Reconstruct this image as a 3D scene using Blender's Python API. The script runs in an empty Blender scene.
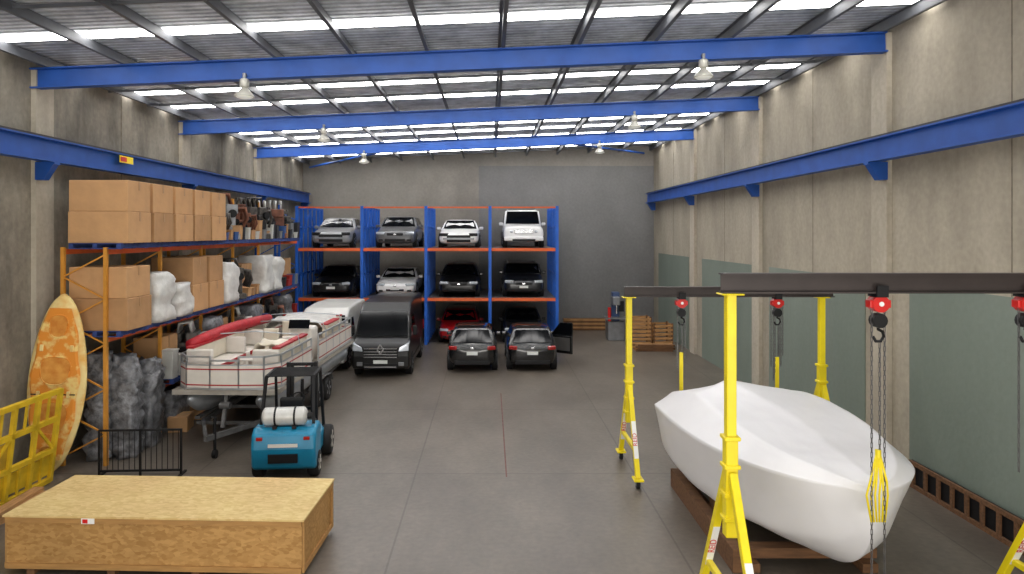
import bpy, math, random
from mathutils import Vector, Matrix, noise
random.seed(7)
S=bpy.context.scene
COL=S.collection
S.view_settings.view_transform='Standard'
S.view_settings.exposure=0.0
V=Vector
# ------------------------------------------------------------ materials
def lin(c):
    return tuple(((x/255)/12.92 if x/255<=.04045 else ((x/255+.055)/1.055)**2.4) for x in c)
MATS={}
def mat(name,col,rough=.6,metal=0,var=0.0,scale=3.0,bump=0.0,bscale=None,emit=0,coat=0,stretch=None,col2=None,contrast=(.35,.65),trans=0,detail=4,spec=None):
    if name in MATS: return MATS[name]
    m=bpy.data.materials.new(name); m.use_nodes=True
    n=m.node_tree.nodes; l=m.node_tree.links
    b=n['Principled BSDF']
    c=lin(col)
    b.inputs['Roughness'].default_value=rough
    b.inputs['Metallic'].default_value=metal
    b.inputs['Coat Weight'].default_value=coat
    if spec is not None: b.inputs['Specular IOR Level'].default_value=spec
    tc=n.new('ShaderNodeTexCoord'); mp=n.new('ShaderNodeMapping')
    l.new(tc.outputs['Object'],mp.inputs['Vector'])
    if stretch: mp.inputs['Scale'].default_value=stretch
    nz=n.new('ShaderNodeTexNoise'); nz.inputs['Scale'].default_value=scale; nz.inputs['Detail'].default_value=detail
    l.new(mp.outputs['Vector'],nz.inputs['Vector'])
    cr=n.new('ShaderNodeValToRGB')
    cr.color_ramp.elements[0].position=contrast[0]; cr.color_ramp.elements[1].position=contrast[1]
    if col2: a=lin(col2); bb=c
    else:
        a=tuple(x*(1-var) for x in c); bb=tuple(min(1,x*(1+var)) for x in c)
    cr.color_ramp.elements[0].color=(*a,1); cr.color_ramp.elements[1].color=(*bb,1)
    l.new(nz.outputs['Fac'],cr.inputs['Fac']); l.new(cr.outputs['Color'],b.inputs['Base Color'])
    if bump:
        nb=n.new('ShaderNodeTexNoise'); nb.inputs['Scale'].default_value=bscale or scale*4; nb.inputs['Detail'].default_value=5
        l.new(mp.outputs['Vector'],nb.inputs['Vector'])
        bp=n.new('ShaderNodeBump'); bp.inputs['Strength'].default_value=bump; bp.inputs['Distance'].default_value=.05
        l.new(nb.outputs['Fac'],bp.inputs['Height']); l.new(bp.outputs['Normal'],b.inputs['Normal'])
    if emit:
        b.inputs['Emission Color'].default_value=(*c,1); b.inputs['Emission Strength'].default_value=emit
    MATS[name]=m
    return m

def concrete(name,c1,c2,c3,rough=.85,stretch=(1,1,.35),scale=.5,fine=.3):
    m=bpy.data.materials.new(name); m.use_nodes=True
    n=m.node_tree.nodes; l=m.node_tree.links; b=n['Principled BSDF']
    b.inputs['Roughness'].default_value=rough
    tc=n.new('ShaderNodeTexCoord'); mp=n.new('ShaderNodeMapping'); mp.inputs['Scale'].default_value=stretch
    l.new(tc.outputs['Object'],mp.inputs['Vector'])
    nz=n.new('ShaderNodeTexNoise'); nz.inputs['Scale'].default_value=scale; nz.inputs['Detail'].default_value=8; nz.inputs['Roughness'].default_value=.65
    l.new(mp.outputs['Vector'],nz.inputs['Vector'])
    cr=n.new('ShaderNodeValToRGB'); e=cr.color_ramp.elements
    e[0].position=.3; e[0].color=(*lin(c1),1); e[1].position=.7; e[1].color=(*lin(c3),1)
    k=e.new(.5); k.color=(*lin(c2),1)
    l.new(nz.outputs['Fac'],cr.inputs['Fac'])
    n2=n.new('ShaderNodeTexNoise'); n2.inputs['Scale'].default_value=9; n2.inputs['Detail'].default_value=6
    l.new(tc.outputs['Object'],n2.inputs['Vector'])
    mx=n.new('ShaderNodeMixRGB'); mx.blend_type='OVERLAY'; mx.inputs[0].default_value=fine
    l.new(cr.outputs['Color'],mx.inputs[1]); l.new(n2.outputs['Fac'],mx.inputs[2])
    l.new(mx.outputs[0],b.inputs['Base Color'])
    bp=n.new('ShaderNodeBump'); bp.inputs['Strength'].default_value=.12; bp.inputs['Distance'].default_value=.03
    l.new(n2.outputs['Fac'],bp.inputs['Height']); l.new(bp.outputs['Normal'],b.inputs['Normal'])
    return m,mx,b,tc

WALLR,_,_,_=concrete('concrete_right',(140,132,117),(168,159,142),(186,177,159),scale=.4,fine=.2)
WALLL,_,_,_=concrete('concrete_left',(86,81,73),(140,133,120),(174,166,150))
WALLB,_,_,_=concrete('concrete_back',(122,117,110),(142,137,129),(160,154,145),scale=.2,fine=.15,stretch=(1,1,.7))
WALLD,_,_,_=concrete('concrete_back_dark',(112,111,110),(124,123,122),(136,135,134),scale=.2,fine=.15,stretch=(1,1,.7))
COLM,_,_,_=concrete('concrete_pier',(156,147,131),(180,171,154),(196,187,170),fine=.2)
GREEN,_,_,_=concrete('green_paint',(112,122,112),(120,130,120),(128,138,128),rough=.65,scale=.25,fine=.1)
FLOORM,fmx,fb,ftc=concrete('floor_concrete',(82,74,66),(101,93,84),(118,109,99),rough=.38,stretch=(1,.5,1),scale=.45)
n=FLOORM.node_tree.nodes; l=FLOORM.node_tree.links
br=n.new('ShaderNodeTexBrick'); br.offset=0; br.inputs['Scale'].default_value=1
br.inputs['Brick Width'].default_value=4.7; br.inputs['Row Height'].default_value=5.3; br.inputs['Mortar Size'].default_value=.018
br.inputs['Color1'].default_value=(1,1,1,1); br.inputs['Color2'].default_value=(.93,.93,.93,1); br.inputs['Mortar'].default_value=(.6,.58,.57,1)
bm_=n.new('ShaderNodeMapping'); bm_.inputs['Location'].default_value=(1.6,1.2,0)
l.new(ftc.outputs['Object'],bm_.inputs['Vector']); l.new(bm_.outputs['Vector'],br.inputs['Vector'])
mm=n.new('ShaderNodeMixRGB'); mm.blend_type='MULTIPLY'; mm.inputs[0].default_value=1
l.new(fmx.outputs[0],mm.inputs[1]); l.new(br.outputs['Color'],mm.inputs[2]); l.new(mm.outputs[0],fb.inputs['Base Color'])
ROOF=bpy.data.materials.new('roof_sheet'); ROOF.use_nodes=True
n=ROOF.node_tree.nodes; l=ROOF.node_tree.links; b=n['Principled BSDF']
b.inputs['Roughness'].default_value=.5; b.inputs['Metallic'].default_value=.0
tc=n.new('ShaderNodeTexCoord'); w=n.new('ShaderNodeTexWave'); w.bands_direction='Y'; w.inputs['Scale'].default_value=1.6
l.new(tc.outputs['Object'],w.inputs['Vector'])
nz=n.new('ShaderNodeTexNoise'); nz.inputs['Scale'].default_value=1.6; nz.inputs['Detail'].default_value=7; nz.inputs['Roughness'].default_value=.7; l.new(tc.outputs['Object'],nz.inputs['Vector'])
cr=n.new('ShaderNodeValToRGB'); cr.color_ramp.elements[0].position=.35; cr.color_ramp.elements[1].position=.65
cr.color_ramp.elements[0].color=(*lin((146,152,162)),1); cr.color_ramp.elements[1].color=(*lin((220,226,236)),1)
l.new(nz.outputs['Fac'],cr.inputs['Fac'])
m2=n.new('ShaderNodeMixRGB'); m2.blend_type='MULTIPLY'; m2.inputs[0].default_value=.4
l.new(cr.outputs['Color'],m2.inputs[1]); l.new(w.outputs['Color'],m2.inputs[2]); l.new(m2.outputs[0],b.inputs['Base Color'])
bp=n.new('ShaderNodeBump'); bp.inputs['Strength'].default_value=.6; bp.inputs['Distance'].default_value=.05
l.new(w.outputs['Fac'],bp.inputs['Height']); l.new(bp.outputs['Normal'],b.inputs['Normal'])
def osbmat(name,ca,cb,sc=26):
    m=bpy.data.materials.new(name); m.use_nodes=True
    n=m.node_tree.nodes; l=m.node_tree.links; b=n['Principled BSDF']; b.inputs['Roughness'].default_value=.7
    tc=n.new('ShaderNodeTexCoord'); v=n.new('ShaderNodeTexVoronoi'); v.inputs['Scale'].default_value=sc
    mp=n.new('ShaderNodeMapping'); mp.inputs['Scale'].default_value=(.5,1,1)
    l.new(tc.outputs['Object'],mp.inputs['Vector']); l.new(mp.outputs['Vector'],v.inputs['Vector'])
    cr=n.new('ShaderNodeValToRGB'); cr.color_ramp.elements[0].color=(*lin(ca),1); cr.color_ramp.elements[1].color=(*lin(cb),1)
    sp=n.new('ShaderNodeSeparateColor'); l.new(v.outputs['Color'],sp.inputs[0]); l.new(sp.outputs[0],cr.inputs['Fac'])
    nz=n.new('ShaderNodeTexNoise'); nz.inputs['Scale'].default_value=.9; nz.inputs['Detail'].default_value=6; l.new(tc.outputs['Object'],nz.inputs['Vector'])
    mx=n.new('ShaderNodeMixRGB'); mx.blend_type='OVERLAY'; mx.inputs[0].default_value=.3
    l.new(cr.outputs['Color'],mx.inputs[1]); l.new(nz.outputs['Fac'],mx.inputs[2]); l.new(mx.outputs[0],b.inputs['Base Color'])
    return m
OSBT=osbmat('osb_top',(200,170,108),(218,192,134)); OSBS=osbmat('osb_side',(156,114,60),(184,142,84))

BLUE=mat('blue_steel',(28,80,162),.5,.0,.12,2)
BLUER=mat('blue_rack',(24,92,190),.5,.0,.1,2)
ORANGE=mat('orange_beam',(222,98,42),.5,0,.1,3)
YPOST=mat('orange_post',(206,142,52),.5,0,.12,3)
PURL=mat('purlin_steel',(84,86,90),.55,.2,.2,1.5)
DARKST=mat('dark_steel_beam',(58,50,48),.5,.2,.15,2)
YEL=mat('gantry_yellow',(236,214,24),.4,0,.06,3)
RED=mat('hoist_red',(200,30,26),.35,0,.08,4)
GREYM=mat('grey_metal',(140,142,145),.4,.6,.12,4)
CHAIN=mat('chain_steel',(110,108,108),.4,.6,.15,9)
BLACK=mat('black_rubber',(20,20,21),.75,0,.2,8)
BLKP=mat('black_plastic',(22,22,24),.55,0,.1,5,spec=.3)
GLASS=mat('dark_glass',(9,11,14),.1,.0,.1,1,spec=.25)
CHROME=mat('chrome',(215,217,220),.18,.85,.05,3)
RIM=mat('alloy_rim',(150,152,156),.3,.7,.06,5)
HEAD=mat('headlamp',(195,202,210),.12,.2,.08,9,coat=1)
TAIL=mat('tail_lamp',(150,16,18),.15,0,.1,8,coat=1)
PLATE=mat('plate_white',(215,218,214),.4,0,.04,5)
CARD=mat('cardboard',(194,150,104),.75,0,.07,2.5,bump=.1)
CARD2=mat('cardboard_dark',(174,133,91),.75,0,.1,2.5,bump=.1)
TAPE=mat('packing_tape',(166,126,82),.35,0,.05,4)
WOOD=mat('timber',(172,128,80),.8,0,.22,3,stretch=(1,6,6))
WOODD=mat('timber_dark',(104,72,46),.85,0,.25,3,stretch=(1,6,6))
PALB=mat('pallet_blue',(42,62,118),.8,0,.3,4)
WRAPW=mat('wrap_white',(208,207,203),.35,0,.12,3,bump=.5,bscale=6)
WRAPG=mat('wrap_grey',(112,113,116),.3,0,.5,6,bump=.8,bscale=9)
SHRINK=mat('shrink_wrap',(226,225,227),.38,0,.02,1.5,bump=.3,bscale=1.2,stretch=(1.6,.6,1.2))
TEAL=mat('forklift_teal',(14,126,164),.35,0,.08,3)
ALU=mat('aluminium',(180,184,188),.35,.6,.08,4)
WHITEP=mat('white_panel',(220,215,206),.4,0,.05,3)
CREAM=mat('cream_vinyl',(212,204,186),.5,0,.06,3)
MARO=mat('maroon_stripe',(165,26,36),.5,0,.1,4)
REDV=mat('red_cover',(176,30,42),.6,0,.12,5,bump=.4)
KORG=mat('kayak_orange',(226,142,44),.7,0,.1,4.5,col2=(240,208,128),contrast=(.36,.5),detail=6)
KYEL=mat('kayak_cream',(236,214,146),.65,0,.08,3,col2=(226,170,80),contrast=(.3,.55))
LAMPM=mat('lamp_housing',(196,194,184),.35,.3,.08,5)
LAMPG=mat('lamp_lens',(226,226,218),.3,0,.03,5,emit=.35)
SKY=mat('skylight_sheet',(252,250,247),.5,0,.02,1,emit=15)
LINE=mat('line_red',(110,70,64),.7,0,.25,6)
GALV=mat('galvanised',(104,104,104),.5,.3,.2,5)
STK=mat('sticker_white',(235,235,232),.5,0,.02,4)
ENG=mat('engine_metal',(86,82,78),.45,.4,.4,7)
ENGR=mat('engine_rust',(120,76,58),.7,.1,.35,6)
YPOSTB=mat('frame_yellow',(212,176,36),.5,0,.18,3)

# ------------------------------------------------------------ mesh builder
class MB:
    def __init__(s): s.v=[];s.f=[];s.m=[];s.s=[]
    def add(s,vs,fs,mi=0,sm=False):
        o=len(s.v); s.v+= [tuple(p) for p in vs]
        for f in fs: s.f.append(tuple(i+o for i in f)); s.m.append(mi); s.s.append(sm)
        return s
    def hexa(s,p,mi=0):
        return s.add(p,[(0,3,2,1),(4,5,6,7),(0,1,5,4),(1,2,6,5),(2,3,7,6),(3,0,4,7)],mi)
    def bx(s,x0,x1,y0,y1,z0,z1,mi=0):
        return s.hexa([(x0,y0,z0),(x1,y0,z0),(x1,y1,z0),(x0,y1,z0),(x0,y0,z1),(x1,y0,z1),(x1,y1,z1),(x0,y1,z1)],mi)
    def cb(s,c,d,mi=0,rot=None):
        x,y,z=d[0]/2,d[1]/2,d[2]/2
        p=[V(q) for q in [(-x,-y,-z),(x,-y,-z),(x,y,-z),(-x,y,-z),(-x,-y,z),(x,-y,z),(x,y,z),(-x,y,z)]]
        if rot is not None: p=[rot@q for q in p]
        return s.hexa([q+V(c) for q in p],mi)
    def frame(s,p,q,up=(0,0,1)):
        p=V(p);q=V(q);d=(q-p).normalized();u=V(up)
        if abs(d.dot(u))>.98: u=V((0,1,0))
        a=d.cross(u).normalized(); b=a.cross(d).normalized()
        return p,q,a,b
    def beam(s,p,q,w,h,mi=0,off=(0,0),up=(0,0,1)):
        p,q,a,b=s.frame(p,q,up)
        o=a*off[0]+b*off[1]; p=p+o;q=q+o; a=a*w/2;b=b*h/2
        return s.hexa([p-a-b,p+a-b,q+a-b,q-a-b,p-a+b,p+a+b,q+a+b,q-a+b],mi)
    def ibeam(s,p,q,w,h,t=.025,mi=0):
        s.beam(p,q,w,t,mi,(0,h/2-t/2)); s.beam(p,q,w,t,mi,(0,-h/2+t/2)); s.beam(p,q,t*.8,h-2*t,mi)
        return s
    def cyl(s,p,q,r,r2=None,n=14,mi=0,sm=True):
        if r2 is None:r2=r
        p,q,a,b=s.frame(p,q)
        vs=[];fs=[]
        for i in range(n):
            t=2*math.pi*i/n; d=a*math.cos(t)+b*math.sin(t)
            vs.append(p+d*r); vs.append(q+d*r2)
        for i in range(n):
            j=(i+1)%n; fs.append((2*i,2*j,2*j+1,2*i+1))
        s.add(vs,fs,mi,sm)
        if r>1e-4: s.add([vs[2*i] for i in range(n)],[tuple(range(n-1,-1,-1))],mi)
        if r2>1e-4: s.add([vs[2*i+1] for i in range(n)],[tuple(range(n))],mi)
        return s
    def tube(s,pts,r,n=8,mi=0):
        pts=[V(p) for p in pts]; vs=[];fs=[];k=len(pts)
        for i,p in enumerate(pts):
            d=(pts[min(i+1,k-1)]-pts[max(i-1,0)]).normalized()
            u=V((0,0,1)) if abs(d.z)<.95 else V((0,1,0))
            a=d.cross(u).normalized(); b=a.cross(d)
            for j in range(n):
                t=2*math.pi*j/n; vs.append(p+(a*math.cos(t)+b*math.sin(t))*r)
        for i in range(k-1):
            for j in range(n):
                j2=(j+1)%n; fs.append((i*n+j,i*n+j2,(i+1)*n+j2,(i+1)*n+j))
        fs.append(tuple(range(n-1,-1,-1))); fs.append(tuple((k-1)*n+j for j in range(n)))
        return s.add(vs,fs,mi,True)
    def loft(s,rings,mi=0,sm=True,cap=True,closed=True):
        n=len(rings[0]); vs=[p for r in rings for p in r]; fs=[]
        for i in range(len(rings)-1):
            for j in range(n if closed else n-1):
                k=(j+1)%n; fs.append((i*n+j,i*n+k,(i+1)*n+k,(i+1)*n+j))
        if cap:
            fs.append(tuple(range(n-1,-1,-1))); fs.append(tuple((len(rings)-1)*n+j for j in range(n)))
        return s.add(vs,fs,mi,sm)
    def lathe(s,prof,c=(0,0,0),n=16,mi=0):
        rings=[[ (c[0]+r*math.cos(2*math.pi*j/n),c[1]+r*math.sin(2*math.pi*j/n),c[2]+z) for j in range(n)] for r,z in prof]
        return s.loft(rings,mi,True,True)
    def ell(s,c,r,mi=0,n=14,m=8):
        rings=[]
        for i in range(m+1):
            t=-math.pi/2+math.pi*i/m; t=max(min(t,1.50),-1.50)
            rings.append([(c[0]+r[0]*math.cos(t)*math.cos(2*math.pi*j/n),c[1]+r[1]*math.cos(t)*math.sin(2*math.pi*j/n),c[2]+r[2]*math.sin(t)) for j in range(n)])
        return s.loft(rings,mi)
    def extr(s,prof,x0,x1,mi=0,taper=None,sm=False):
        f=taper or (lambda z:1)
        a=[(x0*f(z),y,z) for y,z in prof]; b=[(x1*f(z),y,z) for y,z in prof]
        return s.loft([a,b],mi,sm)
    def slab(s,q,t,mi=0):
        q=[V(p) for p in q]; nrm=(q[1]-q[0]).cross(q[3]-q[0]).normalized()*t
        return s.hexa([p for p in q]+[p+nrm for p in q],mi)
    def obj(s,name,mats,parent=None,loc=(0,0,0),rot=0,bevel=0,seg=2,sub=0,label=None,smooth=False,**kw):
        me=bpy.data.meshes.new(name); me.from_pydata(s.v,[],s.f)
        if not isinstance(mats,(list,tuple)): mats=[mats]
        for m in mats: me.materials.append(m)
        me.polygons.foreach_set('material_index',s.m)
        me.polygons.foreach_set('use_smooth',[True]*len(s.f) if smooth else s.s)
        me.update()
        o=bpy.data.objects.new(name,me); COL.objects.link(o)
        o.location=loc; o.rotation_euler=(0,0,rot) if not isinstance(rot,(tuple,list)) else rot
        if parent: o.parent=parent
        if bevel:
            b=o.modifiers.new('bevel','BEVEL'); b.width=bevel; b.segments=seg; b.limit_method='ANGLE'; b.angle_limit=.6
        if sub:
            q=o.modifiers.new('sub','SUBSURF'); q.levels=sub; q.render_levels=sub
        if label: o['label']=label
        for k,v in kw.items(): o[k]=v
        return o
def fixn(o):
    import bmesh
    bm=bmesh.new(); bm.from_mesh(o.data); bmesh.ops.recalc_face_normals(bm,faces=bm.faces); bm.to_mesh(o.data); bm.free(); return o
def thing(name,label,cat,loc=(0,0,0),rot=0,group=None):
    e=bpy.data.objects.new(name,None); COL.objects.link(e); e.empty_display_size=.2
    e.location=loc; e.rotation_euler=(0,0,rot) if not isinstance(rot,(tuple,list)) else rot
    e['label']=label; e['category']=cat
    if group:e['group']=group
    return e
def clone(o,loc=None,rot=None,parent=None,label=None):
    c=o.copy(); COL.objects.link(c)
    if parent is not None: c.parent=parent
    if loc is not None: c.location=loc
    if rot is not None: c.rotation_euler=(0,0,rot)
    if label: c['label']=label
    for ch in list(o.children): clone(ch,parent=c)
    return c
def text(body,size,M,parent,matl,name='lettering',ext=.003):
    cu=bpy.data.curves.new('t','FONT'); cu.body=body; cu.size=size; cu.extrude=ext; cu.align_x='CENTER'; cu.align_y='CENTER'
    to=bpy.data.objects.new('t',cu); COL.objects.link(to)
    bpy.context.view_layer.update()
    me=bpy.data.meshes.new_from_object(to.evaluated_get(bpy.context.evaluated_depsgraph_get()))
    bpy.data.objects.remove(to)
    me.materials.clear(); me.materials.append(matl)
    o=bpy.data.objects.new(name,me); COL.objects.link(o); o.parent=parent; o.matrix_local=M
    return o

# ------------------------------------------------------------ room
XL,XR,YB,YF=-10.05,8.8,36.7,-1.5
def roofz(x): return 9.03+(x-XL)*.0424
def struct(mb,name,m,**k):
    return mb.obj(name,m,kind='structure',**k)
struct(MB().bx(XL-.3,XR+.3,YF,YB+.3,-.2,0),'floor',FLOORM)
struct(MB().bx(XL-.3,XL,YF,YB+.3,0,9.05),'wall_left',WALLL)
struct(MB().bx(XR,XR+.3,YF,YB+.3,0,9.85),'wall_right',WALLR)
struct(MB().hexa([(XL,YB,0),(XR,YB,0),(XR,YB+.3,0),(XL,YB+.3,0),(XL,YB,roofz(XL)),(XR,YB,roofz(XR)),(XR,YB+.3,roofz(XR)),(XL,YB+.3,roofz(XL))]),'wall_back',WALLB)
za,zb=roofz(XL),roofz(XR)
struct(MB().hexa([(XL,YF,za),(XR,YF,zb),(XR,YB,zb),(XL,YB,za),(XL,YF,za+.1),(XR,YF,zb+.1),(XR,YB,zb+.1),(XL,YB,za+.1)]),'ceiling',ROOF)
strips=[1.5,5.5,9.6,13.55,16.6,18.9,21.0,23.9,26.6,28.4,30.6,32.7,34.8]
for i,y in enumerate(strips):
    mb=MB(); h=.15 if y!=13.55 else .18
    mb.hexa([(XL,y-h,za-.03),(XR,y-h,zb-.03),(XR,y+h,zb-.03),(XL,y+h,za-.03),(XL,y-h,za),(XR,y-h,zb),(XR,y+h,zb),(XL,y+h,za)])
    struct(mb,'window_%d'%(i+1),SKY)
BAYS=[7.9,15.0,22.1,29.1]
t=1
for y in BAYS:
    struct(MB().bx(XR-.12,XR,y-.05,y+.55,0,roofz(XR)-.25),'trim_%d'%t,COLM); t+=1
    struct(MB().bx(XL,XL+.12,y-.05,y+.55,0,roofz(XL)-.25),'trim_%d'%t,COLM); t+=1
for y0,y1 in [(2.0,7.7),(8.6,14.3),(16.0,21.5),(22.9,28.3),(30.2,35.6)]:
    struct(MB().bx(XR-.02,XR,y0,y1,0.0,4.1),'trim_%d'%t,GREEN); t+=1
struct(MB().bx(-.6,XR,YB-.01,YB,0,8.75),'trim_%d'%t,WALLD); t+=1
SEAL=mat('joint_sealant',(126,117,101),.8,0,.2,5)
for y in [11.5,18.6,25.6,32.7]:
    struct(MB().bx(XL,XL+.012,y,y+.03,0,8.9),'trim_%d'%t,SEAL); t+=1
    struct(MB().bx(XR-.006,XR,y,y+.025,4.1,9.6),'trim_%d'%t,SEAL); t+=1

for i,y in enumerate(BAYS):
    r=thing('roof_beam','blue painted steel roof beam spanning the warehouse','beam',(0,y,0),group='blue roof beams')
    mb=MB(); mb.ibeam((XL+.0,0,roofz(XL)-.25-.22),(XR-.12,0,roofz(XR)-.25-.22),.22,.44,.03)
    mb.obj('beam',BLUE,r)
px=[XL+.35+i*1.66 for i in range(12)]
base=None
for x in px:
    z=roofz(x)
    mb=MB(); mb.bx(-.012,.012,YF,YB,-.23,-.03); mb.bx(-.012,.07,YF,YB,-.25,-.235); mb.bx(-.08,.012,YF,YB,-.035,-.03)
    if base is None: base=mb.obj('purlin',PURL,loc=(x,0,z-.0),label='galvanised steel roof purlin running under the roof sheets',category='purlin',group='roof purlins')
    else: clone(base,loc=(x,0,z))
for y in (11.5,18.0,20.0,25.5,32.0):
    MB().beam((XL,y,roofz(XL)-.13),(XR,y,roofz(XR)-.13),.04,.06).obj('roof_bridging',PURL,label='thin steel bridging strut between the roof purlins',category='strut',group='roof bridging')
for p,q in [((-3.4,29.3,0),(-9.6,36.4,0)),((2.2,29.3,0),(8.2,36.4,0))]:
    MB().cyl((p[0],p[1],roofz(p[0])-.4),(q[0],q[1],roofz(q[0])-.4),.05).obj('roof_brace',BLUE,label='blue tubular steel roof brace near the back wall',category='brace',group='roof braces')

for side,x,y0 in ((-1,XL+.42,YF),(1,XR-.42,YF)):
    r=thing('crane_runway_beam','long blue steel crane runway beam along the '+('stained' if side<0 else 'smooth')+' concrete side wall','beam',(x,0,0))
    MB().ibeam((0,y0,6.98),(0,36.3,6.98),.26,.5,.03).obj('beam',BLUE,r,label='blue steel I beam')
    MB().bx(-.04,.04,y0,36.3,7.23,7.29).obj('rail',DARKST,r,label='dark steel rail on top')
    MB().beam((side*.2,y0,7.1),(side*.2,36.3,7.1),.08,.12).obj('conductor_channel',BLUE,r)
    for y in BAYS+[35.9]:
        mb=MB(); w=side*.3
        mb.bx(min(-.13,w),max(.13,w),y-.1,y+.1,6.68,6.73)
        mb.hexa([(w,y-.1,6.34),(side*.12,y-.1,6.34),(side*.12,y+.1,6.34),(w,y+.1,6.34),(w,y-.1,6.68),(-side*.1,y-.1,6.68),(-side*.1,y+.1,6.68),(w,y+.1,6.68)])
        fixn(mb.obj('bracket',BLUE,r))
    if side<0:
        MB().bx(.135,.15,17.5,18.15,6.99,7.17).obj('sign_plate',YEL,r,label='small yellow and red warning sign')
        MB().bx(.15,.156,17.53,17.82,7.02,7.14).obj('sign_marking',RED,r)

def lamp(x,y):
    zz=roofz(x)-.69
    r=thing('high_bay_lamp','grey industrial high bay lamp hanging under a blue roof beam','lamp',(x,y-.12,zz),group='high bay lamps')
    MB().cyl((0,0,-.02),(0,0,.12),.04).cyl((0,.0,.1),(0,.1,.1),.03).obj('hanger',GREYM,r)
    MB().lathe([(.07,0),(.1,-.03),(.1,-.17),(.07,-.2)]).obj('ballast_housing',LAMPM,r)
    MB().lathe([(.06,-.2),(.1,-.24),(.2,-.36),(.22,-.4),(.2,-.4),(.1,-.26),(.04,-.22)]).obj('reflector',LAMPM,r)
    MB().lathe([(.195,-.385),(.15,-.42),(.04,-.44)]).obj('lens',LAMPG,r)
for y in BAYS[1:]:
    lamp(-5.35,y); lamp(4.65,y)
MB().bx(.335,.365,14.5,22,0,.004).obj('floor_marking',LINE,label='faint worn red painted line on the concrete floor',category='floor marking')

# ------------------------------------------------------------ vehicles
def thing_part(name,parent,loc):
    e=bpy.data.objects.new(name,None); COL.objects.link(e); e.parent=parent; e.location=loc; e.empty_display_size=.1
    return e
def wheel(parent,x,y,r,w,side,rim=RIM):
    wq=thing_part('wheel',parent,(x,y,r))
    prof=[(r*.62,-w/2),(r*.93,-w/2),(r,-w*.3),(r,w*.3),(r*.93,w/2),(r*.62,w/2)]
    rings=[[ (z,a*math.cos(2*math.pi*j/20),a*math.sin(2*math.pi*j/20)) for j in range(20)] for a,z in prof]
    fixn(MB().loft(rings).obj('tyre',BLACK,wq))
    m=MB(); s=side
    m.cyl((s*(w/2-.05),0,0),(s*(w/2-.03),0,0),r*.62,n=18)
    for k in range(5):
        a=2*math.pi*k/5
        m.beam((s*(w/2-.02),0,0),(s*(w/2-.01),math.cos(a)*r*.6,math.sin(a)*r*.6),.03,.07)
    m.cyl((s*(w/2-.04),0,0),(s*(w/2+.0),0,0),r*.14,n=10)
    m.obj('rim',rim,wq)
    return wq
def bil(q,u,v):
    a,b,c,d=[V(p) for p in q]
    return (a*(1-u)+b*u)*(1-v)+(d*(1-u)+c*u)*v
def pane(q,u0,u1,v0,v1,t=.012):
    return MB().slab([bil(q,u0,v0),bil(q,u1,v0),bil(q,u1,v1),bil(q,u0,v1)],t)
def paint(name,c,coat=.5,rough=.3):
    return mat('paint_'+name,c,rough,.0,.05,2,coat=coat)
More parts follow.
